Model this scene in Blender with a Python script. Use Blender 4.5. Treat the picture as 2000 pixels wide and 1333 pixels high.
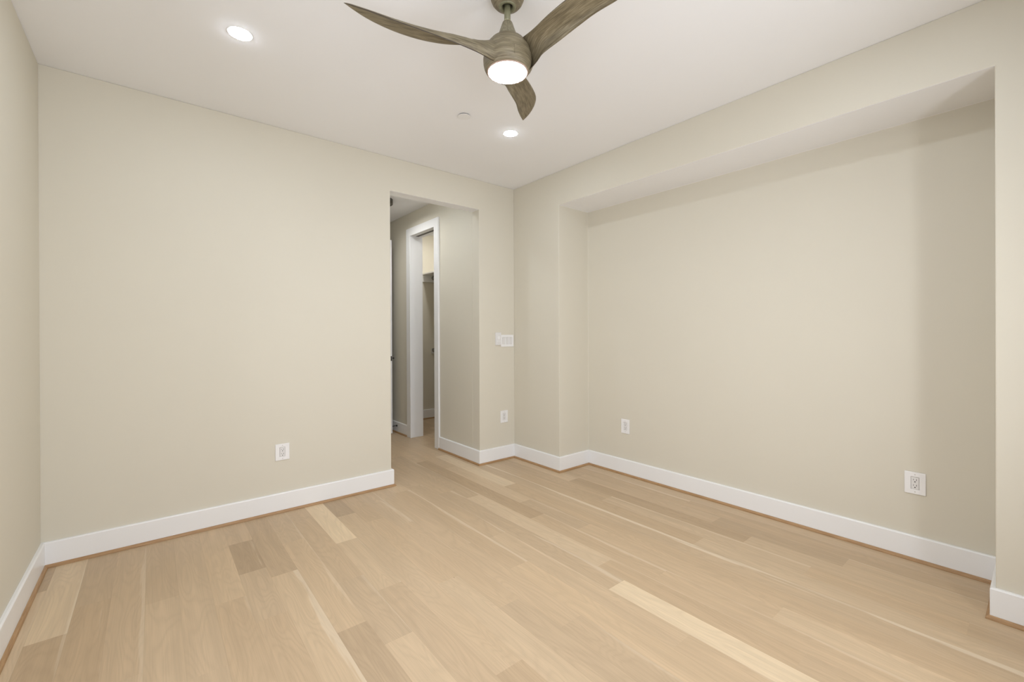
import bpy, bmesh, math, random
from mathutils import Vector, Matrix

for o in list(bpy.data.objects):
    bpy.data.objects.remove(o)
S = bpy.context.scene
COL = S.collection

# ------------------------------------------------------------------ camera
YAW, PITCH, ROLL = 0.6861, -0.0017, -0.0040
CAM_H = 1.2653
R = Vector((math.cos(YAW), -math.sin(YAW), 0)); F = Vector((math.sin(YAW), math.cos(YAW), 0)); U = Vector((0, 0, 1))
F2 = F * math.cos(PITCH) + U * math.sin(PITCH); U2 = -F * math.sin(PITCH) + U * math.cos(PITCH)
R3 = R * math.cos(ROLL) + U2 * math.sin(ROLL); U3 = -R * math.sin(ROLL) + U2 * math.cos(ROLL)
cd = bpy.data.cameras.new('camera'); cam = bpy.data.objects.new('camera', cd); COL.objects.link(cam)
cd.sensor_width = 36.0; cd.sensor_fit = 'HORIZONTAL'
cd.lens = 856.7146 / 2000 * 36.0
cd.shift_y = -(666.5 - 653.1406) / 2000
cd.clip_start = 0.02
m = Matrix.Identity(4)
for i in range(3):
    m[i][0] = R3[i]; m[i][1] = U3[i]; m[i][2] = -F2[i]
m[0][3], m[1][3], m[2][3] = 0, 0, CAM_H
cam.matrix_world = m
S.camera = cam

# ------------------------------------------------------------------ world, exposure, daylight, added window fills
S.view_settings.view_transform = 'Standard'
S.view_settings.look = 'None'
S.view_settings.exposure = -0.04
S.view_settings.gamma = 1.0
S.view_settings.use_curve_mapping = False
W = bpy.data.worlds.new('sky'); S.world = W; W.use_nodes = True
W.node_tree.nodes['Background'].inputs[0].default_value = (0.75, 0.85, 1.0, 1)
W.node_tree.nodes['Background'].inputs[1].default_value = 0.6

LENS_L = 245.0      # fan light
DOWN_L = 162.0      # recessed lights
LEFT_FILL_W = 21.5    # added fill, left window
WINDOW_C = (0.97, 1.0, 1.07)
HALL_L = 95.0
CLOSET_L = 230.0
TILT = 24.0  # leans the added fills upward, for a brighter ceiling
WINDOW_W = 24.0     # narrow window
WIDE_FILL_W = 53.0    # added fill, wide window
WX0, WX1, WZ0, WZ1 = 1.80, 2.16, 0.55, 2.00       # narrow window in the wall behind the camera
VX0, VX1, VZ0, VZ1 = -0.38, 1.30, 0.45, 2.25      # added wide window beside it, for even light

def area(name, loc, rot, sx, sy, power, col=(1, 1, 1)):
    l = bpy.data.lights.new(name, 'AREA'); l.shape = 'RECTANGLE'; l.size = sx; l.size_y = sy
    l.energy = power; l.color = col
    o = bpy.data.objects.new(name, l); COL.objects.link(o); o.location = loc; o.rotation_euler = rot
    return o
# daylight entering by the window behind the camera
area('daylight', ((WX0 + WX1) / 2, -0.66, (WZ0 + WZ1) / 2), (math.radians(90), 0, 0), WX1 - WX0 + 0.04, WZ1 - WZ0 + 0.04, WINDOW_W, WINDOW_C)
# (the two added wide fills lean back to throw more light on the ceiling)
area('fill_wide', ((VX0 + VX1) / 2, -0.98, (VZ0 + VZ1) / 2 - 0.14), (math.radians(90 + TILT), 0, 0), VX1 - VX0 + 0.3, VZ1 - VZ0 + 0.2, WIDE_FILL_W, WINDOW_C)  # added fill, evens out the room light
UY0, UY1, UZ0, UZ1 = 0.20, 1.90, 0.35, 2.10       # added wide window in the left wall, out of frame
area('fill_left', (-0.97, (UY0 + UY1) / 2, (UZ0 + UZ1) / 2 - 0.14), (math.radians(90 + TILT), 0, math.radians(-90)), UY1 - UY0 + 0.3, UZ1 - UZ0 + 0.2, LEFT_FILL_W, WINDOW_C)  # added fill, lifts the dim end of the alcove

# ------------------------------------------------------------------ room numbers (metres)
H = 2.74
XL, XR, XB = -0.4753, 2.8643, 3.2629
YA, YF = 3.464, -0.49
Y1, Y2, ZS = 2.8208, 0.1461, 2.4333
XO1, XO2, ZO = 1.5322, 2.4313, 2.4584
WT = 0.12
HX0 = 1.43               # hall left face
HW = 0.152               # hall right wall thickness
CX1, CY0, CY1 = 3.42, 3.95, 5.86   # closet
HY1 = 6.03               # hall end wall face
D0, D1, DZ = 4.307, 4.890, 2.450   # closet doorway clear opening

# ------------------------------------------------------------------ node helpers
class NT:
    def __init__(s, name):
        s.m = bpy.data.materials.new(name); s.m.use_nodes = True
        s.t = s.m.node_tree; s.b = s.t.nodes['Principled BSDF']
    def n(s, typ, **kw):
        x = s.t.nodes.new(typ)
        for k, v in kw.items():
            if k == 'inp':
                for kk, vv in v.items():
                    if isinstance(vv, bpy.types.NodeSocket): s.t.links.new(vv, x.inputs[kk])
                    else: x.inputs[kk].default_value = vv
            else: setattr(x, k, v)
        return x
    def math(s, op, a, b=0.0, c=0.0, clamp=False):
        x = s.t.nodes.new('ShaderNodeMath'); x.operation = op; x.use_clamp = clamp
        for i, v in enumerate((a, b, c)):
            if isinstance(v, bpy.types.NodeSocket): s.t.links.new(v, x.inputs[i])
            else: x.inputs[i].default_value = v
        return x.outputs[0]
    def mix(s, fac, a, b, blend='MIX'):
        x = s.t.nodes.new('ShaderNodeMix'); x.data_type = 'RGBA'; x.blend_type = blend
        for i, v in ((0, fac), (6, a), (7, b)):
            if isinstance(v, bpy.types.NodeSocket): s.t.links.new(v, x.inputs[i])
            else: x.inputs[i].default_value = v if not isinstance(v, tuple) or len(v) == 4 else (*v, 1)
        return x.outputs[2]
    def ramp(s, fac, stops):
        x = s.t.nodes.new('ShaderNodeValToRGB'); s.t.links.new(fac, x.inputs[0])
        e = x.color_ramp.elements
        while len(e) > 1: e.remove(e[-1])
        e[0].position, e[0].color = stops[0][0], (*stops[0][1], 1)
        for p, c in stops[1:]:
            q = e.new(p); q.color = (*c, 1)
        return x.outputs[0]
    def link(s, a, b): s.t.links.new(a, s.b.inputs[b])

def srgb(r, g, b):
    f = lambda c: (c / 255 / 12.92) if c / 255 <= 0.04045 else ((c / 255 + 0.055) / 1.055) ** 2.4
    return (f(r), f(g), f(b))

def paint(name, col, rough=0.6, bump=0.0, scale=400, var=0.01):
    t = NT(name)
    tc = t.n('ShaderNodeTexCoord')
    nz = t.n('ShaderNodeTexNoise', inp={'Vector': tc.outputs['Object'], 'Scale': 3.0, 'Detail': 3.0})
    f = t.math('MULTIPLY_ADD', nz.outputs[0], 2 * var, 1 - var)
    hs = t.n('ShaderNodeHueSaturation', inp={'Color': (*col, 1), 'Value': f})
    t.link(hs.outputs[0], 'Base Color')
    t.b.inputs['Roughness'].default_value = rough
    if bump:
        n2 = t.n('ShaderNodeTexNoise', inp={'Vector': tc.outputs['Object'], 'Scale': float(scale), 'Detail': 2.0})
        bp = t.n('ShaderNodeBump', inp={'Height': n2.outputs[0], 'Strength': bump, 'Distance': 0.001})
        t.link(bp.outputs[0], 'Normal')
    return t.m

M = {}
M['wall'] = paint('beige wall paint', (0.683, 0.640, 0.537), 0.75, 0.06)
M['ceil'] = paint('white ceiling paint', (0.890, 0.888, 0.890), 0.85, 0.04)
M['trim'] = paint('white trim paint', (0.860, 0.855, 0.845), 0.32, 0.0, var=0.004)
M['plastic'] = paint('white plastic', (0.86, 0.85, 0.84), 0.28, 0.0, var=0.003)
M['plastic_grey'] = paint('light grey plastic', (0.755, 0.74, 0.725), 0.35, 0.0, var=0.003)
M['slot'] = paint('dark slot', (0.03, 0.025, 0.02), 0.6)
M['screw'] = paint('painted screw', (0.60, 0.57, 0.55), 0.3)
M['black'] = paint('matte black metal', (0.012, 0.011, 0.010), 0.4)
M['track'] = paint('dark track metal', (0.10, 0.09, 0.08), 0.5)
M['disc'] = paint('cover plate paint', (0.86, 0.85, 0.84), 0.6)

def metal(name, col, rough):
    t = NT(name)
    tc = t.n('ShaderNodeTexCoord')
    nz = t.n('ShaderNodeTexNoise', inp={'Vector': tc.outputs['Object'], 'Scale': 60.0, 'Detail': 3.0})
    r = t.ramp(nz.outputs[0], [(0.3, tuple(c * 0.85 for c in col)), (0.7, col)])
    t.link(r, 'Base Color'); t.b.inputs['Metallic'].default_value = 1.0; t.b.inputs['Roughness'].default_value = rough
    return t.m
M['chrome'] = metal('satin nickel', (0.45, 0.44, 0.42), 0.35)
M['bronze'] = metal('dull lamp metal', (0.16, 0.15, 0.13), 0.45)

def emit(name, col, k):
    t = NT(name)
    t.b.inputs['Base Color'].default_value = (0.9, 0.9, 0.9, 1)
    t.b.inputs['Emission Color'].default_value = (*col, 1); t.b.inputs['Emission Strength'].default_value = k
    return t.m
M['lens'] = emit('lit fan lens', (0.97, 0.99, 1.02), LENS_L)
M['led'] = emit('lit downlight lens', (0.88, 0.98, 1.12), DOWN_L)
M['closet_fill_led'] = emit('lit closet lens', (1.0, 0.99, 0.97), CLOSET_L)  # for the added light over the closet's far end
M['jamb_led'] = emit('lit closet lens by the door', (1.0, 0.99, 0.97), CLOSET_L * 0.36)
M['hall_glass'] = emit('lit hall glass', (1.0, 1.0, 1.0), HALL_L)

def floor_material():
    t = NT('white oak planks')
    uv = t.n('ShaderNodeUVMap', uv_map='plank_uv').outputs[0]      # u = metres along, v = 0..1 across
    at = t.n('ShaderNodeAttribute', attribute_name='plank')
    sep = t.n('ShaderNodeSeparateColor', inp={'Color': at.outputs['Color']})
    tint, rnd, sap = sep.outputs
    xyz = t.n('ShaderNodeSeparateXYZ', inp={'Vector': uv})
    u, v = xyz.outputs[0], xyz.outputs[1]
    off = t.math('MULTIPLY', rnd, 57.3)
    # cathedral figure: contour lines of a stretched noise field
    c1 = t.n('ShaderNodeCombineXYZ', inp={'X': t.math('MULTIPLY', u, 1.15), 'Y': t.math('MULTIPLY', v, 1.05), 'Z': off})
    n1 = t.n('ShaderNodeTexNoise', inp={'Vector': c1.outputs[0], 'Scale': 1.2, 'Detail': 1.5, 'Roughness': 0.4, 'Distortion': 0.35})
    rings = t.math('SINE', t.math('MULTIPLY', n1.outputs[0], 105.0))
    rings = t.math('POWER', t.math('MULTIPLY_ADD', rings, 0.5, 0.5), 2.2)
    # fine straight pores
    c2 = t.n('ShaderNodeCombineXYZ', inp={'X': t.math('MULTIPLY', u, 2.2), 'Y': t.math('MULTIPLY', v, 22.0), 'Z': off})
    n2 = t.n('ShaderNodeTexNoise', inp={'Vector': c2.outputs[0], 'Scale': 2.0, 'Detail': 5.0, 'Roughness': 0.62})
    # broad colour drift inside a plank
    c3 = t.n('ShaderNodeCombineXYZ', inp={'X': t.math('MULTIPLY', u, 1.0), 'Y': t.math('MULTIPLY', v, 2.2), 'Z': off})
    n3 = t.n('ShaderNodeTexNoise', inp={'Vector': c3.outputs[0], 'Scale': 1.6, 'Detail': 3.0})
    base = t.ramp(tint, [(0.0, FL_DARK), (0.5, FL_MID), (1.0, FL_LIGHT)])
    k = t.math('MULTIPLY_ADD', t.math('SUBTRACT', n3.outputs[0], 0.5), 0.32, 1.0)
    k = t.math('ADD', k, t.math('MULTIPLY', t.math('SUBTRACT', n2.outputs[0], 0.5), 0.30))
    k = t.math('SUBTRACT', k, t.math('MULTIPLY', rings, t.math('MULTIPLY_ADD', n3.outputs[0], 0.14, -0.015)))
    col = t.n('ShaderNodeHueSaturation', inp={'Color': base, 'Value': k}).outputs[0]
    # warm / grey drift
    warm = t.math('MULTIPLY_ADD', t.math('FRACT', t.math('MULTIPLY', rnd, 7.31)), 0.5, 0.0)
    col = t.mix(t.math('MULTIPLY', warm, 0.5), col, t.mix(1.0, col, (1.06, 0.97, 0.84), 'MULTIPLY'))
    # pale sapwood along one edge of some planks
    wob = t.math('MULTIPLY_ADD', t.math('SUBTRACT', n3.outputs[0], 0.5), 0.9, 0.0)
    edge = t.math('SUBTRACT', t.math('ADD', v, wob), t.math('SUBTRACT', 1.0, t.math('MULTIPLY', sap, 0.5)))
    edge = t.math('MULTIPLY', edge, 14.0, clamp=True)
    edge = t.math('MULTIPLY', edge, t.math('MULTIPLY', sap, 1.5, clamp=True))
    col = t.mix(edge, col, FL_SAP)
    # tiny knots
    c4 = t.n('ShaderNodeCombineXYZ', inp={'X': t.math('MULTIPLY', u, 3.0), 'Y': t.math('MULTIPLY', v, 0.6), 'Z': off})
    vo = t.n('ShaderNodeTexVoronoi', inp={'Vector': c4.outputs[0], 'Scale': 1.1}, feature='F1')
    kn = t.math('LESS_THAN', vo.outputs['Distance'], 0.014)
    col = t.mix(t.math('MULTIPLY', kn, 0.6), col, (0.12, 0.07, 0.035))
    # hairline seams
    seam = t.math('LESS_THAN', t.math('ABSOLUTE', t.math('SUBTRACT', v, 0.5)), 0.4945)
    seam = t.math('SUBTRACT', 1.0, seam)
    col = t.mix(t.math('MULTIPLY', seam, 0.16), col, (0.16, 0.10, 0.05))
    t.link(col, 'Base Color')
    t.link(t.math('MULTIPLY_ADD', n2.outputs[0], 0.12, 0.36), 'Roughness')
    t.b.inputs['Specular IOR Level'].default_value = 0.35
    bp = t.n('ShaderNodeBump', inp={'Height': n2.outputs[0], 'Strength': 0.05, 'Distance': 0.001})
    t.link(bp.outputs[0], 'Normal')
    return t.m
FL_DARK, FL_MID, FL_LIGHT, FL_SAP = (0.400, 0.288, 0.178), (0.543, 0.405, 0.263), (0.705, 0.562, 0.382), (0.73, 0.615, 0.46)
M['floor'] = floor_material()

def shoe_material():
    t = NT('oak shoe moulding')
    tc = t.n('ShaderNodeTexCoord')
    mp = t.n('ShaderNodeMapping', inp={'Vector': tc.outputs['Object'], 'Scale': (6, 6, 160)})
    n = t.n('ShaderNodeTexNoise', inp={'Vector': mp.outputs[0], 'Scale': 2.0, 'Detail': 4.0})
    t.link(t.ramp(n.outputs[0], [(0.3, (0.31, 0.170, 0.070)), (0.7, (0.46, 0.282, 0.135))]), 'Base Color')
    t.b.inputs['Roughness'].default_value = 0.45
    return t.m
M['shoe'] = shoe_material()

def wood_fan(name, dark, mid, light, uvmap=True, rough=0.5, stretch=(5.0, 90.0)):
    t = NT(name)
    uv = t.n('ShaderNodeUVMap', uv_map='grain').outputs[0]
    mp = t.n('ShaderNodeMapping', inp={'Vector': uv, 'Scale': (stretch[0], stretch[1], 1)})
    n = t.n('ShaderNodeTexNoise', inp={'Vector': mp.outputs[0], 'Scale': 1.6, 'Detail': 6.0, 'Roughness': 0.65, 'Distortion': 0.4})
    mp2 = t.n('ShaderNodeMapping', inp={'Vector': uv, 'Scale': (stretch[0] * 1.3, stretch[1] * 0.22, 1)})
    n2 = t.n('ShaderNodeTexNoise', inp={'Vector': mp2.outputs[0], 'Scale': 1.3, 'Detail': 3.0})
    f = t.math('ADD', t.math('MULTIPLY', n.outputs[0], 0.7), t.math('MULTIPLY', n2.outputs[0], 0.3))
    t.link(t.ramp(f, [(0.30, dark), (0.50, mid), (0.68, light)]), 'Base Color')
    t.b.inputs['Roughness'].default_value = rough
    bp = t.n('ShaderNodeBump', inp={'Height': n.outputs[0], 'Strength': 0.12, 'Distance': 0.0008})
    t.link(bp.outputs[0], 'Normal')
    return t.m
M['drift'] = wood_fan('driftwood fan finish', srgb(60, 50, 36), srgb(119, 108, 84), srgb(160, 149, 123), stretch=(7.0, 210.0))
M['drift_rod'] = wood_fan('driftwood rod finish', srgb(94, 92, 66), srgb(122, 119, 91), srgb(142, 139, 112), stretch=(60.0, 1.5), rough=0.4)
M['drift_cone'] = wood_fan('driftwood cone finish', srgb(100, 93, 73), srgb(129, 121, 98), srgb(150, 142, 119), stretch=(30.0, 60.0), rough=0.45)
M['rim'] = paint('glow-tinted lens rim', (0.42, 0.30, 0.235), 0.45)  # pinkish glow of the lit lens is put into this colour
M['drift_edge'] = paint('dark blade edge', srgb(58, 46, 32), 0.55)

# ------------------------------------------------------------------ mesh helpers
def tag(o, label=None, cat=None, group=None, kind=None):
    if label: o['label'] = label
    if cat: o['category'] = cat
    if group: o['group'] = group
    if kind: o['kind'] = kind
    return o
def empty(name, loc, rotz=0.0):
    o = bpy.data.objects.new(name, None); COL.objects.link(o); o.location = loc; o.rotation_euler = (0, 0, rotz)
    o.empty_display_size = 0.05
    return o
def obj(name, bm, mats, parent=None, smooth=False, bevel=0.0, seg=2, angle=40):
    me = bpy.data.meshes.new(name)
    bmesh.ops.recalc_face_normals(bm, faces=bm.faces)
    bm.to_mesh(me); bm.free()
    for mm in (mats if isinstance(mats, (list, tuple)) else [mats]): me.materials.append(mm)
    o = bpy.data.objects.new(name, me); COL.objects.link(o)
    if parent: o.parent = parent
    if smooth:
        for p in me.polygons: p.use_smooth = True
    if bevel:
        b = o.modifiers.new('bevel', 'BEVEL'); b.width = bevel; b.segments = seg; b.limit_method = 'ANGLE'; b.angle_limit = math.radians(angle)
        b.harden_normals = False
    return o
def box(bm, x0, x1, y0, y1, z0, z1):
    v = [bm.verts.new((x, y, z)) for z in (z0, z1) for y in (y0, y1) for x in (x0, x1)]
    for f in ((0, 2, 3, 1), (4, 5, 7, 6), (0, 1, 5, 4), (2, 6, 7, 3), (0, 4, 6, 2), (1, 3, 7, 5)):
        bm.faces.new([v[i] for i in f])
    return bm
def newbox(*a): return box(bmesh.new(), *a)

def solid(boxes):
    """union of axis-aligned boxes as one clean shell (no faces inside)"""
    g = [sorted({round(v, 5) for b in boxes for v in b[2 * k:2 * k + 2]}) for k in range(3)]
    n = [len(a) - 1 for a in g]
    full = set()
    for i in range(n[0]):
        for j in range(n[1]):
            for k in range(n[2]):
                c = [(g[0][i] + g[0][i + 1]) / 2, (g[1][j] + g[1][j + 1]) / 2, (g[2][k] + g[2][k + 1]) / 2]
                if any(b[0] < c[0] < b[1] and b[2] < c[1] < b[3] and b[4] < c[2] < b[5] for b in boxes): full.add((i, j, k))
    bm = bmesh.new(); vs = {}
    def V(i, j, k):
        if (i, j, k) not in vs: vs[(i, j, k)] = bm.verts.new((g[0][i], g[1][j], g[2][k]))
        return vs[(i, j, k)]
    for (i, j, k) in full:
        for d, q in (((-1, 0, 0), ((0, 0, 0), (0, 0, 1), (0, 1, 1), (0, 1, 0))), ((1, 0, 0), ((1, 0, 0), (1, 1, 0), (1, 1, 1), (1, 0, 1))),
                     ((0, -1, 0), ((0, 0, 0), (1, 0, 0), (1, 0, 1), (0, 0, 1))), ((0, 1, 0), ((0, 1, 0), (0, 1, 1), (1, 1, 1), (1, 1, 0))),
                     ((0, 0, -1), ((0, 0, 0), (0, 1, 0), (1, 1, 0), (1, 0, 0))), ((0, 0, 1), ((0, 0, 1), (1, 0, 1), (1, 1, 1), (0, 1, 1)))):
            if (i + d[0], j + d[1], k + d[2]) not in full:
                bm.faces.new([V(i + a, j + b, k + c) for a, b, c in q])
    bmesh.ops.dissolve_limit(bm, angle_limit=0.01, verts=bm.verts, edges=bm.edges)
    return bm
def wall(name, boxes, bevel=0.004):
    bm = solid(boxes)
    bm.normal_update()
    zmin = min(v.co.z for v in bm.verts)
    for f in bm.faces:
        if f.normal.z < -0.9 and f.calc_center_median().z > zmin + 0.5: f.material_index = 1     # soffits are ceiling white
    o = obj(name, bm, [M['wall'], M['ceil']], bevel=bevel)
    return tag(o, kind='structure')

def lathe(bm, prof, n=48, z_uv=True, caps=True):
    uvl = bm.loops.layers.uv.get('grain') or bm.loops.layers.uv.new('grain')
    rings = []
    for r, z in prof:
        rings.append([bm.verts.new((r * math.cos(2 * math.pi * i / n), r * math.sin(2 * math.pi * i / n), z)) for i in range(n)])
    length = [0.0]
    for a, b in zip(prof, prof[1:]): length.append(length[-1] + math.hypot(a[0] - b[0], a[1] - b[1]))
    for k in range(len(prof) - 1):
        for i in range(n):
            j = (i + 1) % n
            f = bm.faces.new((rings[k][i], rings[k][j], rings[k + 1][j], rings[k + 1][i]))
            for lp, (a, b) in zip(f.loops, ((i, k), (i + 1, k), (i + 1, k + 1), (i, k + 1))):
                lp[uvl].uv = (a / n * 0.6, length[b])
    if caps:
        for rg in (rings[0], rings[-1]):
            try: bm.faces.new(rg)
            except ValueError: pass
    return bm
def newlathe(prof, n=48, caps=True): return lathe(bmesh.new(), prof, n, caps=caps)

def cyl(bm, p0, p1, r, n=16, r1=None):
    p0, p1 = Vector(p0), Vector(p1); d = (p1 - p0).normalized()
    a = d.orthogonal().normalized(); b = d.cross(a)
    r1 = r if r1 is None else r1
    A = [bm.verts.new(p0 + (a * math.cos(2 * math.pi * i / n) + b * math.sin(2 * math.pi * i / n)) * r) for i in range(n)]
    B = [bm.verts.new(p1 + (a * math.cos(2 * math.pi * i / n) + b * math.sin(2 * math.pi * i / n)) * r1) for i in range(n)]
    for i in range(n):
        j = (i + 1) % n; bm.faces.new((A[i], A[j], B[j], B[i]))
    bm.faces.new(A); bm.faces.new(B)
    return bm

# ------------------------------------------------------------------ floor
def build_floor():
    rng = random.Random(11)
    PW, X0 = 0.1263, 0.345
    ya, yb = -0.6, 7.4
    joints = {-7: [3.142], -6: [2.636], -5: [2.854], -4: [2.148], -3: [2.674], -2: [1.992], -1: [2.461], 0: [3.109, 2.690, 2.201],
              1: [2.558], 2: [2.924, 1.904], 3: [2.281, 1.710], 4: [2.719, 2.091], 5: [3.107, 1.294], 6: [2.899, 1.954], 7: [2.716, 1.601],
              8: [1.328], 9: [1.831], 10: [2.189], 11: [3.043, 1.374], 12: [2.826, 1.546], 13: [2.237], 14: [2.499, 1.921],
              15: [2.846, 0.166], 16: [], 17: [1.345], 18: [0.81, 0.217], 19: [2.596, 1.164], 20: [1.419, 0.703]}
    # (tint, sap) for the planks from far to near between the joints above
    tints = {-7: [.22, .62], -6: [.80, .30], -5: [.38, .36], -4: [.46, .52], -3: [.42, .54], -2: [.52, .5], -1: [.56, .44],
             0: [.48, .12, .44, .42], 1: [.30, .58], 2: [.46, .54, .26], 3: [.46, .40, .60], 4: [.97, .58, .44], 5: [.16, .54, .34],
             6: [.42, .52, .58], 7: [.50, .50, .42], 8: [.50, .42], 9: [.42, .56], 10: [.40, .52], 11: [.42, .36, .96], 12: [.36, .62, .40],
             13: [.20, .42], 14: [.60, .34, .5], 15: [.84, .44, .48], 16: [.46], 17: [.38, .56], 18: [.52, .46, .40], 19: [.58, .20, .52],
             20: [.46, .28, .56]}
    saps = {(-6, 0): .35, (2, 1): .16, (4, 1): .2, (7, 0): .3, (16, 0): .42, (13, 1): .22, (18, 0): .2, (9, 0): .25, (10, 0): .25, (20, 2): .35, (1, 1): .3, (11, 1): .25, (21, 0): .3}
    bm = bmesh.new(); uvl = bm.loops.layers.uv.new('plank_uv'); cl = bm.loops.layers.float_color.new('plank')
    for k in range(-8, 26):
        x0 = X0 + PW * k; x1 = x0 + PW
        js = sorted(joints.get(k, []), reverse=True)
        ts = list(tints.get(k, []))
        # extend the run of boards outwards, both ways
        far, ft = [], []
        y = js[0] if js else rng.uniform(1.5, 2.6)
        if not js: js = [y] if k not in joints else []
        if not ts: ts = [rng.uniform(.34, .62) for _ in range(len(js) + 1)]
        y = (js[0] if js else 2.0)
        while True:
            y += rng.uniform(0.85, 1.7)
            if y > yb - 0.2: break
            far.append(y); ft.append(rng.uniform(.30, .62))
        near, nt = [], []
        y = (js[-1] if js else 1.0)
        while True:
            y -= rng.uniform(0.9, 1.9)
            if y < ya + 0.2: break
            near.append(y); nt.append(rng.uniform(.34, .62))
        ys = [yb] + far[::-1] + js + near + [ya]
        tt = ft[::-1] + ts + nt
        for i in range(len(ys) - 1):
            top, bot = ys[i], ys[i + 1]
            idx = i - len(far)
            sp = saps.get((k, idx), 0.0 if rng.random() > 0.3 else rng.uniform(.08, .2))
            col = (tt[i] if i < len(tt) else .5, rng.random(), sp, 1)
            v = [bm.verts.new(p) for p in ((x0, bot, 0), (x1, bot, 0), (x1, top, 0), (x0, top, 0))]
            f = bm.faces.new(v)
            for lp, uv in zip(f.loops, ((bot, 0), (bot, 1), (top, 1), (top, 0))):
                lp[uvl].uv = uv; lp[cl] = col
    # body of the slab under the boards
    xa, xb = X0 - 8 * PW, X0 + 26 * PW
    s = [bm.verts.new((x, y, z)) for z in (-0.02, -0.0005) for (x, y) in ((xa, ya), (xb, ya), (xb, yb), (xa, yb))]
    for q in ((0, 3, 2, 1), (0, 1, 5, 4), (1, 2, 6, 5), (2, 3, 7, 6), (3, 0, 4, 7)):
        bm.faces.new([s[i] for i in q])
    me = bpy.data.meshes.new('floor'); bm.to_mesh(me); bm.free(); me.materials.append(M['floor'])
    o = bpy.data.objects.new('floor', me); COL.objects.link(o)
    tag(o, 'pale oak plank floor', None, None, 'structure')
build_floor()

# ------------------------------------------------------------------ ceiling and walls
tag(obj('ceiling', newbox(XL - 0.5, XB + 0.4, YF - 0.12, 7.4, H, H + 0.1), M['ceil']), 'white painted ceiling', kind='structure')
wall('wall_left', [(XL - WT, XL, YF, UY0, 0, H), (XL - WT, XL, UY1, YA, 0, H), (XL - WT, XL, UY0, UY1, 0, UZ0), (XL - WT, XL, UY0, UY1, UZ1, H)])
wall('wall_back', [(XL - WT, XO1, YA, YA + WT, 0, H), (XO1, XO2, YA, YA + WT, ZO, H), (XO2, XR + 0.5, YA, YA + WT, 0, H)])
wall('wall_right', [(XR, XB + WT, YF, Y2, 0, H), (XR, XB + WT, Y1, YA, 0, H), (XR, XB + WT, Y2, Y1, ZS, H), (XB, XB + WT, Y2, Y1, 0, ZS)])
wall('wall_front', [(XL - WT, VX0, YF - WT, YF, 0, H), (VX1, WX0, YF - WT, YF, 0, H), (WX1, XB + WT, YF - WT, YF, 0, H), (WX0, WX1, YF - WT, YF, 0, WZ0), (WX0, WX1, YF - WT, YF, WZ1, H),
                     (VX0, VX1, YF - WT, YF, 0, VZ0), (VX0, VX1, YF - WT, YF, VZ1, H)])
YH = YA + WT
wall('wall_hall_right', [(XO2, XO2 + HW, YH, D0 - 0.018, 0, H), (XO2, XO2 + HW, D1 + 0.018, HY1, 0, H), (XO2, XO2 + HW, D0 - 0.018, D1 + 0.018, DZ + 0.018, H)], 0.002)
wall('wall_hall_left', [(HX0 - WT, HX0, YH, HY1, 0, H)])
EX0, EX1, EZ = 1.52, 2.318, 2.462                 # doorway at the end of the hall
wall('wall_hall_end', [(HX0 - WT, EX0 - 0.018, HY1, HY1 + WT, 0, H), (EX1 + 0.018, XO2 + HW, HY1, HY1 + WT, 0, H), (EX0 - 0.018, EX1 + 0.018, HY1, HY1 + WT, EZ + 0.018, H)], 0.002)
wall('wall_beyond', [(HX0 - WT, HX0, HY1 + WT, 7.2, 0, H), (XO2 + HW - WT, XO2 + HW, HY1 + WT, 7.2, 0, H), (HX0 - WT, XO2 + HW, 7.2, 7.3, 0, H)])
XH = XO2 + HW
wall('wall_closet_far', [(XH, CX1 + WT, CY1, CY1 + WT, 0, H)])
wall('wall_closet_right', [(CX1, CX1 + WT, CY0, CY1, 0, H)])
wall('wall_closet_near', [(XH, CX1 + WT, CY0 - WT, CY0, 0, H)])

# narrow window set by the alcove shadow edge; two wide ones added for fill
t = NT('window glass')
tr = t.n('ShaderNodeBsdfTransparent'); gl = t.n('ShaderNodeBsdfGlossy', inp={'Roughness': 0.02})
lw = t.n('ShaderNodeLayerWeight', inp={'Blend': 0.1})
mx = t.n('ShaderNodeMixShader', inp={0: lw.outputs['Fresnel'], 1: tr.outputs[0], 2: gl.outputs[0]})
t.t.links.new(mx.outputs[0], t.t.nodes['Material Output'].inputs[0])
ntrim = [0]
def window(name, mid, rotz, w, z0, z1, mull):
    """local frame: x along the wall, +y into the room, origin on the wall's inner face"""
    win = tag(empty(name, (mid[0], mid[1], z0), rotz), kind='structure')
    wx, wz = w / 2, z1 - z0
    bars = [(-wx, -wx + 0.03, -0.09, -0.03, 0, wz), (wx - 0.03, wx, -0.09, -0.03, 0, wz), (-wx, wx, -0.09, -0.03, 0, 0.03), (-wx, wx, -0.09, -0.03, wz - 0.03, wz)]
    if mull: bars.append((-0.02, 0.02, -0.09, -0.03, 0.03, wz - 0.03))
    obj('window_frame', solid(bars), M['trim'], win, bevel=0.002)
    for a, b in (((-wx + 0.03, -0.02), (0.02, wx - 0.03)) if mull else ((-wx + 0.03, wx - 0.03),)):
        obj('pane', newbox(a, b, -0.064, -0.056, 0.03, wz - 0.03), t.m, win)
    cas = solid([(-wx - 0.09, -wx, 0, 0.02, -0.09, wz + 0.09), (wx, wx + 0.09, 0, 0.02, -0.09, wz + 0.09), (-wx, wx, 0, 0.02, -0.09, 0), (-wx, wx, 0, 0.02, wz, wz + 0.09)])
    ntrim[0] += 1
    c = tag(obj('trim_%d' % ntrim[0], cas, M['trim'], bevel=0.002), kind='structure')
    c.location = (mid[0], mid[1], z0); c.rotation_euler = (0, 0, rotz)
window('window_1', ((WX0 + WX1) / 2, YF), 0, WX1 - WX0, WZ0, WZ1, False)
window('fill_window_wide', ((VX0 + VX1) / 2, YF), 0, VX1 - VX0, VZ0, VZ1, True)  # added window, out of view, for even light
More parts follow.
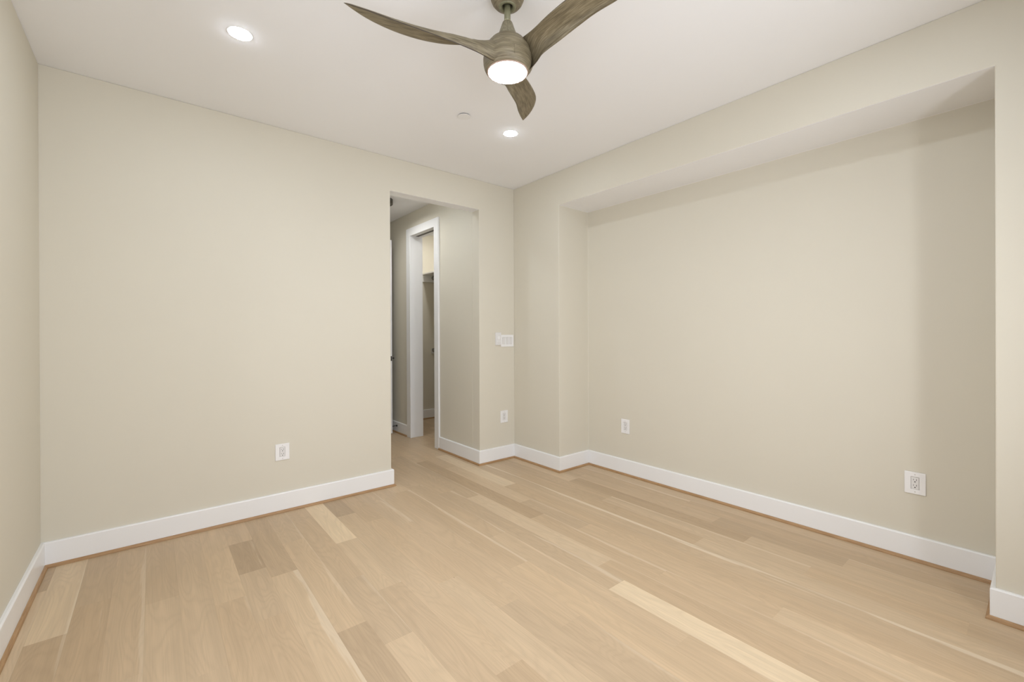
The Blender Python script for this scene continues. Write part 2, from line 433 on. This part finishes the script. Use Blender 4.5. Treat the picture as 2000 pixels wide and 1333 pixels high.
window('fill_window_left', (XL, (UY0 + UY1) / 2), math.radians(-90), UY1 - UY0, UZ0, UZ1, True)  # added window, out of view, to light the alcove

# ------------------------------------------------------------------ baseboards and shoe moulding (swept along plan paths)
HB, TB, TS, HS = 0.1377, 0.0170, 0.0135, 0.0165
def sweep(path, prof, cap=True):
    """path: plan points with the room on the LEFT of travel; prof: (distance into the room, z)"""
    bm = bmesh.new(); rows = []
    n = len(path); P = [Vector((x, y)) for x, y in path]
    for i in range(n):
        if i == 0: d = (P[1] - P[0]).normalized(); nn = Vector((-d.y, d.x)); mit = nn
        elif i == n - 1: d = (P[-1] - P[-2]).normalized(); mit = Vector((-d.y, d.x))
        else:
            d0 = (P[i] - P[i - 1]).normalized(); d1 = (P[i + 1] - P[i]).normalized()
            n0 = Vector((-d0.y, d0.x)); n1 = Vector((-d1.y, d1.x)); s = (n0 + n1); mit = s / max(1e-6, s.dot(n0))
        rows.append([bm.verts.new((P[i].x + mit.x * a, P[i].y + mit.y * a, z)) for a, z in prof])
    k = len(prof)
    for i in range(n - 1):
        for j in range(k):
            bm.faces.new((rows[i][j], rows[i][(j + 1) % k], rows[i + 1][(j + 1) % k], rows[i + 1][j]))
    if cap:
        bm.faces.new(rows[0]); bm.faces.new(rows[-1])
    return bm
E0 = 0.0004
BPROF = [(E0, 0.0006), (TB, 0.0006), (TB, HB - 0.006), (TB - 0.0025, HB - 0.0015), (TB - 0.006, HB), (E0, HB)]
SPROF = [(TB + 0.0003, 0.0006), (TB + TS, 0.0006)] + [(TB + TS * math.cos(a), HS * math.sin(a) * 0.98 + 0.0006) for a in (0.35, 0.7, 1.05, 1.35)] + [(TB + 0.0003, HS + 0.0006)]
def base(side, path, label):
    tag(obj('baseboard_' + side, sweep(path, BPROF), M['trim']), kind='structure')
    ntrim[0] += 1
    tag(obj('trim_%d' % ntrim[0], sweep(path, SPROF), M['shoe'], smooth=False), kind='structure')
# room on the left of travel
base('back', [(XO1, YH), (XO1, YA), (XL, YA), (XL, YF)][:3] + [(XL, YF + 0.001)], 'left and back')
base('right', [(XR, YF + 0.001), (XR, Y2), (XB, Y2), (XB, Y1), (XR, Y1), (XR, YA), (XO2, YA), (XO2, D0 - 0.0915)], 'right')
base('hall', [(XO2, D1 + 0.1005), (XO2, HY1 - 0.021)], 'hall')
base('closet', [(CX1, CY0 + 0.001), (CX1, CY1), (XH + 0.001, CY1)], 'closet')
base('hall_left', [(HX0, HY1 - 0.001), (HX0, YH), (XO1 - 0.002, YH)], 'hall left')
base('front', [(XL + TB + TS + 0.002, YF), (XR - TB - TS - 0.002, YF)], 'front')

# ------------------------------------------------------------------ closet doorway: casing, jambs, pocket track
def casing(name, x0, x1, ya, yb, zt, w):
    pass
CT = 0.0205
cb = solid([(XO2 - CT, XO2 - E0, D0 - 0.091, D0, 0.0006, DZ + 0.094), (XO2 - CT, XO2 - E0, D1, D1 + 0.100, 0.0006, DZ + 0.094), (XO2 - CT, XO2 - E0, D0, D1, DZ, DZ + 0.094)])
ntrim[0] += 1
tag(obj('trim_%d' % ntrim[0], cb, M['trim'], bevel=0.002), 'white casing around the closet doorway', kind='structure')
JX0, JX1 = XO2 - E0, XH + 0.0
jb = solid([(JX0, JX1, D1 + 0.004, D1 + 0.0176, 0.0006, DZ + 0.0176), (JX0, JX1, D0 - 0.0176, D0 - 0.004, 0.0006, DZ + 0.0176),
            (JX0, JX0 + 0.055, D0 - 0.004, D1 + 0.004, DZ + 0.004, DZ + 0.0176), (JX1 - 0.055, JX1, D0 - 0.004, D1 + 0.004, DZ + 0.004, DZ + 0.0176)])
ntrim[0] += 1
tag(obj('trim_%d' % ntrim[0], jb, M['trim'], bevel=0.002), 'white jamb lining the closet doorway', kind='structure')
ntrim[0] += 1
tag(obj('trim_%d' % ntrim[0], newbox(JX0 + 0.0553, JX1 - 0.0553, D0 - 0.003, D1 + 0.003, DZ + 0.006, DZ + 0.0172), M['track']), 'dark sliding door track in the doorway head', kind='structure')
# casing and jamb of the doorway at the hall end
ntrim[0] += 1
eb = solid([(EX0 - 0.09, EX0, HY1 - 0.02, HY1 - E0, 0.0006, EZ + 0.09), (EX1, EX1 + 0.09, HY1 - 0.02, HY1 - E0, 0.0006, EZ + 0.09), (EX0, EX1, HY1 - 0.02, HY1 - E0, EZ, EZ + 0.09),
            (EX0 - 0.0176, EX0, HY1 - E0, HY1 + WT, 0.0006, EZ + 0.0176), (EX1, EX1 + 0.0176, HY1 - E0, HY1 + WT, 0.0006, EZ + 0.0176), (EX0, EX1, HY1 - E0, HY1 + WT, EZ, EZ + 0.0176)])
tag(obj('trim_%d' % ntrim[0], eb, M['trim'], bevel=0.002), kind='structure')

# ------------------------------------------------------------------ open hall door with lever
DX0, DY0, DY1 = 2.303, 5.245, 6.007
door = tag(empty('door_1', (DX0, DY0, 0.0)), 'white hall door standing open, seen on its edge with a black lever', kind='structure')
dw, dl, dz = 0.035, DY1 - DY0, 2.450
bm = solid([(0, dw, 0, dl, 0.008, dz)])
slab = obj('door_slab', bm, M['trim'], door, bevel=0.002)
for z0, z1 in ((0.25, 0.95), (1.12, 2.30)):
    for sx in (0, 1):
        # shallow raised panel moulding on both faces
        fr = solid([((-0.004, 0.0) if sx == 0 else (dw, dw + 0.004)) + q for q in ((0.12, 0.135, z0, z1), (dl - 0.135, dl - 0.12, z0, z1), (0.135, dl - 0.135, z0, z0 + 0.015), (0.135, dl - 0.135, z1 - 0.015, z1))])
        obj('panel_moulding', fr, M['trim'], door, bevel=0.0015)
for sx in (0, 1):
    s = 1 if sx else -1
    x0 = dw if sx else 0.0
    bm = bmesh.new(); cyl(bm, (x0, 0.062, 0.955), (x0 + s * 0.009, 0.062, 0.955), 0.026, 24); hd = obj('handle_rose', bm, M['black'], door, bevel=0.0015)
    bm = bmesh.new(); cyl(bm, (x0 + s * 0.009, 0.062, 0.955), (x0 + s * 0.050, 0.062, 0.955), 0.009, 16)
    cyl(bm, (x0 + s * 0.046, 0.055, 0.955), (x0 + s * 0.046, 0.165, 0.952), 0.0075, 16); obj('lever', bm, M['black'], hd)
bm = newbox(dw / 2 - 0.013, dw / 2 + 0.013, -0.0012, 0.0, 0.925, 0.985); pl = obj('latch_plate', bm, M['black'], door)
bm = newbox(dw / 2 - 0.006, dw / 2 + 0.006, -0.010, -0.0012, 0.945, 0.966); obj('latch_bolt', bm, M['black'], pl)
for z in (0.25, 1.25, 2.2):
    bm = bmesh.new(); cyl(bm, (dw + 0.004, dl + 0.004, z - 0.045), (dw + 0.004, dl + 0.004, z + 0.045), 0.006, 12); obj('hinge', bm, M['black'], door)

# black door stop on the hall baseboard
ds = tag(empty('door_stop', (XO2 - TB, 5.28, 0.090)), 'black rod door stop on the white hall baseboard behind the open door', 'door stop')
bm = bmesh.new(); cyl(bm, (-0.0005, 0, 0), (-0.006, 0, 0), 0.0125, 20); cyl(bm, (-0.006, 0, 0), (-0.012, 0, 0), 0.0125, 20, 0.006); obj('flange', bm, M['black'], ds)
bm = bmesh.new(); cyl(bm, (-0.012, 0, 0), (-0.058, 0, 0), 0.0045, 14); obj('rod', bm, M['black'], ds)
bm = bmesh.new(); cyl(bm, (-0.058, 0, 0), (-0.072, 0, 0), 0.008, 16); obj('bumper', bm, M['black'], ds)

# ------------------------------------------------------------------ hall ceiling lamp (only its edge shows)
HLX, HLY = 1.928, 4.60
hl = tag(empty('hall_ceiling_light', (HLX, HLY, H)), 'round metal banded ceiling light in the hall, cut off by the doorway edge', 'ceiling light')
obj('metal_band', newlathe([(0.118, -0.0006), (0.126, -0.004), (0.126, -0.054), (0.121, -0.058), (0.084, -0.058), (0.084, -0.050), (0.118, -0.050), (0.118, -0.0006)], 48, caps=False), M['bronze'], hl, smooth=True)
obj('glass_shade', newlathe([(0.1135, -0.030), (0.1135, -0.034), (0.05, -0.038), (0.0005, -0.039)], 48), M['hall_glass'], hl, smooth=True)

# ------------------------------------------------------------------ closet fittings
SX0 = 3.083
sh = tag(empty('closet_shelf', (SX0, CY0, 2.10)), 'white upper closet shelf on a wall cleat, seen through the closet doorway', 'shelf')
obj('shelf_board', newbox(0, CX1 - SX0 - 0.001, 0.03, CY1 - CY0 - 0.001, 0.036, 0.055), M['trim'], sh, bevel=0.0015)
obj('cleat', newbox(0.004, CX1 - SX0 - 0.021, CY1 - CY0 - 0.020, CY1 - CY0 - 0.001, -0.066, 0.0355), M['trim'], sh, bevel=0.0015)
obj('cleat', newbox(CX1 - SX0 - 0.0205, CX1 - SX0 - 0.001, 0.03, CY1 - CY0 - 0.001, -0.066, 0.0355), M['trim'], sh, bevel=0.0015)
def rod(name, x, z, y1, label):
    r = tag(empty(name, (x, CY0, z)), label, 'closet rod', 'closet rods')
    L = y1 - CY0
    bm = bmesh.new(); cyl(bm, (0, 0.04, 0), (0, L - 0.004, 0), 0.016, 24); obj('rod_tube', bm, M['chrome'], r, smooth=False)
    bm = bmesh.new(); cyl(bm, (0, L - 0.004, 0), (0, L - 0.0005, 0), 0.032, 24); obj('end_flange', bm, M['chrome'], r)
    return r
rod('closet_rod', 3.262, 2.100, CY1 - 0.020, 'upper metal hanging rod just under the closet shelf')
rod('closet_rod', 3.262, 1.020, CY1 - 0.020, 'lower metal hanging rod at waist height in the closet')
lc = tag(empty('wall_cleat', (3.232, CY1 - 0.020, 1.0)), 'short white cleat carrying the lower closet rod', 'cleat')
obj('board', newbox(0, CX1 - 3.232 - 0.001, 0, 0.019, -0.03, 0.045), M['trim'], lc, bevel=0.0015)

# ------------------------------------------------------------------ recessed lights
def downlight(x, y, label, led):
    d = tag(empty('recessed_light', (x, y, H)), label, 'ceiling light', 'recessed ceiling lights')
    obj('trim_ring', newlathe([(0.0490, -0.0006), (0.0492, -0.0014), (0.0530, -0.0018), (0.0570, -0.0014), (0.0580, -0.0004)], 56, caps=False), M['trim'], d, smooth=True)
    bm = newlathe([(0.0488, -0.0006), (0.0484, -0.0018), (0.0440, -0.0038), (0.0300, -0.0054), (0.0150, -0.0060), (0.0005, -0.0061)], 56); obj('lens', bm, led, d, smooth=True)
    return d
downlight(0.337, 2.505, 'lit round recessed ceiling light left of the ceiling fan', M['led'])
downlight(2.046, 2.507, 'lit round recessed ceiling light beyond the fan, near the back right corner', M['led'])
downlight(0.337, 0.47, 'lit round recessed ceiling light above the camera', M['led'])
downlight(2.046, 0.47, 'lit round recessed ceiling light near the window behind the camera', M['led'])
downlight(2.97, 4.45, 'lit round recessed light in the closet ceiling beside its doorway', M['jamb_led'])
downlight(2.97, 5.30, 'added round recessed light at the far end of the closet ceiling, brightening its wall', M['closet_fill_led'])  # second closet light, added to brighten the far wall

downlight(1.70, 3.86, 'added round recessed light hidden in the hall ceiling, brightening the hall wall', M['led'])  # added out of view to brighten the hall's right wall

# sprinkler cover disc
sc = tag(empty('sprinkler_cover', (1.636, 2.497, H)), 'flat round pale cover plate on the ceiling below the fan body, unlit', 'cover plate')
obj('disc', newlathe([(0.0005, -0.0080), (0.040, -0.0080), (0.0425, -0.0073), (0.0425, -0.0058), (0.0005, -0.0058)], 48), M['disc'], sc)
obj('gap_shade', newlathe([(0.038, -0.0004), (0.038, -0.0058)], 32), M['slot'], sc)  # dark colour stands in for the shadow gap above the disc

# ------------------------------------------------------------------ electrical plates; local frame: +Y out of the wall, X to the right seen from the room, Z up
def plate_solid(w, h, d, holes):
    """plate with a raised, softly sloped rim and cut-outs"""
    bx = []
    xs = [-w / 2] + sorted(sum([[a, b] for a, b, _, _ in holes], [])) + [w / 2]
    lo, hi = holes[0][2], holes[0][3]
    bx += [(-w / 2, w / 2, 0.0004, d, -h / 2, lo), (-w / 2, w / 2, 0.0004, d, hi, h / 2)]
    cur = -w / 2
    for a, b, _, _ in holes:
        bx.append((cur, a, 0.0004, d, lo, hi)); cur = b
    bx.append((cur, w / 2, 0.0004, d, lo, hi))
    return solid(bx)
def outlet(loc, rotz, w, h, label):
    o = tag(empty('wall_outlet', loc, rotz), label, 'outlet', 'white wall outlets')
    obj('cover_plate', plate_solid(w, h, 0.0065, [(-0.0172, 0.0172, -0.0340, 0.0340)]), M['plastic'], o, bevel=0.0028, seg=3)
    rc = obj('receptacle', newbox(-0.0160, 0.0160, 0.0006, 0.0060, -0.0328, 0.0328), M['plastic_grey'], o, bevel=0.001)
    for s in (1, -1):
        bm = bmesh.new(); zc = 0.0155 * s
        box(bm, -0.0075, -0.0052, 0.0058, 0.00625, zc - 0.001, zc + 0.0085)
        box(bm, 0.0052, 0.0072, 0.0058, 0.00625, zc + 0.0005, zc + 0.0080)
        cyl(bm, (0, 0.0058, zc - 0.0075), (0, 0.00625, zc - 0.0075), 0.0030, 16)
        obj('socket_holes', bm, M['slot'], rc)
    for s in (1, -1):
        bm = bmesh.new(); cyl(bm, (0, 0.0060, s * 0.0475), (0, 0.0071, s * 0.0475), 0.0030, 16); obj('screw', bm, M['screw'], o)
    return o
PI = math.pi
# back wall faces -Y: local +Y -> world -Y (rotate 180 degrees)
outlet((0.712, YA, 0.426), PI, 0.092, 0.116, 'white outlet low on the back wall left of the doorway')
outlet((2.727, YA, 0.431), PI, 0.092, 0.121, 'white outlet below the light switches right of the doorway')
outlet((XB, 2.389, 0.431), PI / 2, 0.088, 0.128, 'white outlet in the alcove at its far end')
outlet((XB, 0.466, 0.427), PI / 2, 0.089, 0.121, 'largest white outlet, in the alcove near its right end')

sw = tag(empty('light_switch_plate', (2.7715, YA, 1.191), PI), 'white three rocker switch plate in the corner right of the doorway', 'light switch')
rk = [(-0.046 - 0.0172, -0.046 + 0.0172), (-0.0172, 0.0172), (0.046 - 0.0172, 0.046 + 0.0172)]
obj('cover_plate', plate_solid(0.162, 0.120, 0.0065, [(a, b_, -0.0340, 0.0340) for a, b_ in rk]), M['plastic'], sw, bevel=0.0028, seg=3)
for a, b_ in rk:
    c = (a + b_) / 2
    bm = bmesh.new()
    pts = [(0.0006, -0.0328), (0.0050, -0.0328), (0.0085, 0.0328), (0.0006, 0.0328)]
    L = [bm.verts.new((c - 0.0160, y, z)) for y, z in pts]; Rr = [bm.verts.new((c + 0.0160, y, z)) for y, z in pts]
    bm.faces.new(L); bm.faces.new(Rr)
    for i in range(4): bm.faces.new((L[i], L[(i + 1) % 4], Rr[(i + 1) % 4], Rr[i]))
    obj('rocker', bm, M['plastic_grey'], sw, bevel=0.0008)

fc = tag(empty('fan_wall_control', (2.6545, YA, 1.2115), PI), 'slim grey white fan control left of the three rocker switch plate', 'wall control')
obj('cradle', newbox(-0.034, 0.034, 0.0004, 0.012, -0.0625, 0.0625), M['plastic_grey'], fc, bevel=0.002)
fb = obj('faceplate', newbox(-0.0285, 0.0285, 0.0122, 0.0165, -0.056, 0.056), M['plastic_grey'], fc, bevel=0.0015)
bm = bmesh.new(); cyl(bm, (0, 0.0165, 0.012), (0, 0.0182, 0.012), 0.016, 28); obj('button', bm, M['plastic'], fb, bevel=0.0006)
for dx in (-0.014, 0.014):
    bm = bmesh.new(); cyl(bm, (dx, 0.0165, -0.022), (dx, 0.0178, -0.022), 0.0055, 18); obj('button', bm, M['plastic'], fb, bevel=0.0004)
obj('indicator', newbox(-0.010, 0.010, 0.0165, 0.0172, -0.044, -0.041), M['screw'], fb)

# ------------------------------------------------------------------ ceiling fan
FX, FY = 1.1956, 1.4830
fan = tag(empty('ceiling_fan', (FX, FY, H)), 'grey brown driftwood three blade ceiling fan with a lit round lens', 'ceiling fan')
def zz(p): return [(r, z - H) for r, z in p]
can = obj('canopy', newlathe(zz([(0.0740, 2.7395), (0.0740, 2.728), (0.0720, 2.716), (0.0660, 2.702), (0.0560, 2.690), (0.0440, 2.683), (0.0385, 2.681)]), 56, caps=False), M['drift'], fan, smooth=True)
obj('canopy_ring', newlathe(zz([(0.0385, 2.6815), (0.0375, 2.6785), (0.0330, 2.6765), (0.0270, 2.6775), (0.0225, 2.683), (0.0225, 2.700)]), 48, caps=False), M['drift_rod'], can, smooth=True)
obj('canopy_hole_shade', newlathe(zz([(0.0005, 2.688), (0.014, 2.690), (0.022, 2.698), (0.0224, 2.712)]), 32, caps=False), M['slot'], can, smooth=True)  # dark plug; the shade inside the ring's hole is put into its colour
obj('downrod', newlathe(zz([(0.0137, 2.700), (0.0137, 2.600)]), 32), M['drift_rod'], fan, smooth=False)
for p in bpy.data.objects['downrod'].data.polygons: p.use_smooth = True
obj('rod_cover', newlathe(zz([(0.0140, 2.6185), (0.0185, 2.6160), (0.0222, 2.6105), (0.0270, 2.596), (0.0330, 2.579), (0.0390, 2.562), (0.0415, 2.5505), (0.0412, 2.5490)]), 48, caps=False), M['drift_cone'], fan, smooth=True)
house = obj('motor_housing', newlathe(zz([(0.0380, 2.5490), (0.0385, 2.5475), (0.0420, 2.5462), (0.0490, 2.5440), (0.0620, 2.5375), (0.0750, 2.5270), (0.0870, 2.5120), (0.0965, 2.4930), (0.1025, 2.4720),
     (0.1055, 2.4500), (0.1045, 2.4310), (0.1010, 2.4160), (0.0955, 2.4040), (0.0915, 2.3990), (0.0895, 2.3985), (0.0885, 2.4005)]), 72, caps=False), M['drift'], fan, smooth=True)
obj('lens_rim', newlathe(zz([(0.0897, 2.4010), (0.0895, 2.3970), (0.0870, 2.3952), (0.0835, 2.3950), (0.0820, 2.3975)]), 64, caps=False), M['rim'], fan, smooth=True)
obj('light_lens', newlathe(zz([(0.0818, 2.3985), (0.0812, 2.3955), (0.0770, 2.3930), (0.0600, 2.3900), (0.0350, 2.3880), (0.0005, 2.3872)]), 64), M['lens'], fan, smooth=True)

BA = [(.010,.0860,2.4010),(.048,.0740,2.4005),(.080,.0455,2.4015),(.124,.0365,2.4175),(.1641,.0253,2.4341),(.2481,.0158,2.4512),(.3317,.0041,2.4667),(.4143,-.0068,2.4797),(.4976,-.0112,2.4879),(.5802,-.0185,2.4988),(.6628,-.0309,2.5094)]
BB = [(.002,.0420,2.544),(.029,.034,2.543),(.056,.014,2.529),(.100,-.014,2.512),(.1582,-.0426,2.5010),(.2472,-.0782,2.4995),(.3338,-.1013,2.5032),(.4173,-.1122,2.5099),(.4999,-.1011,2.5105),(.5818,-.0721,2.5082),(.6626,-.0312,2.5098)]
CAMBER = [.031,.036,.034,.031,.030,.028,.020,.014,.010,.007,.002]
def cat(P, x):
    n = len(P); i = min(int(x), n - 2); u = x - i
    g = lambda k: Vector(P[k]) if 0 <= k < n else (Vector(P[0]) * 2 - Vector(P[1]) if k < 0 else Vector(P[-1]) * 2 - Vector(P[-2]))
    a, b, d, e = g(i - 1), g(i), g(i + 1), g(i + 2)
    return 0.5 * (2 * b + (d - a) * u + (2 * a - 5 * b + 4 * d - e) * u * u + (3 * b - a - 3 * d + e) * u ** 3)
def blade_mesh():
    NS, NW = 84, 16
    top, bot = [], []
    bm = bmesh.new(); uvl = bm.loops.layers.uv.new('grain')
    UV = {}
    xs = [i / NS * (len(BA) - 1) for i in range(NS + 1)]
    As = [cat(BA, x) for x in xs]; Bs = [cat(BB, x) for x in xs]; Ms = [(p + q) / 2 for p, q in zip(As, Bs)]
    run = 0.0
    for i, x in enumerate(xs):
        A, B = As[i], Bs[i]
        k = min(int(x), len(CAMBER) - 2); c = CAMBER[k] + (CAMBER[k + 1] - CAMBER[k]) * (x - k)
        ab = B - A
        wid = ab.length
        tan = Ms[min(i + 1, NS)] - Ms[max(i - 1, 0)]
        run += (Ms[i] - Ms[max(i - 1, 0)]).length
        nrm = ab.cross(tan); nrm = nrm / max(nrm.length, 1e-9)
        if x > 4: c = min(c, wid * 0.30)
        th = min(0.0042, wid * 0.2 + 0.0008)
        rt, rb = [], []
        for j in range(NW + 1):
            w = j / NW
            p = A + ab * w + nrm * (c * (w ** 0.7 * (1 - w) ** 1.3) / 0.274)
            e = th * (0.55 + 0.45 * min(1, 6.4 * w * (1 - w)))
            for lst, sg in ((rt, 1), (rb, -1)):
                q = p + nrm * (e * sg * 0.75)
                v = bm.verts.new((q.x, q.y, q.z - H)); UV[v] = (run, w * max(wid, 0.02) + (0.4 if sg < 0 else 0.0)); lst.append(v)
        top.append(rt); bot.append(rb)
    def face(vs, mi=0):
        f = bm.faces.new(vs); f.material_index = mi; f.smooth = mi == 0
        for lp in f.loops: lp[uvl].uv = UV[lp.vert]
    for i in range(NS):
        for j in range(NW):
            face((top[i][j], top[i + 1][j], top[i + 1][j + 1], top[i][j + 1]))
            face((bot[i][j], bot[i][j + 1], bot[i + 1][j + 1], bot[i + 1][j]))
        face((top[i][0], bot[i][0], bot[i + 1][0], top[i + 1][0]), 1)
        face((top[i][NW], top[i + 1][NW], bot[i + 1][NW], bot[i][NW]), 1)
    for i in (0, NS):
        for j in range(NW): face((top[i][j], top[i][j + 1], bot[i][j + 1], bot[i][j]), 1)
    return bm
bl = obj('blade', blade_mesh(), [M['drift'], M['drift_edge']], fan)
for k in (0, 1, 2):
    c = bl if k == 0 else bl.copy()
    if k: COL.objects.link(c); c.parent = fan
    c.rotation_euler = (0, 0, math.radians(166.112 + 120 * k))
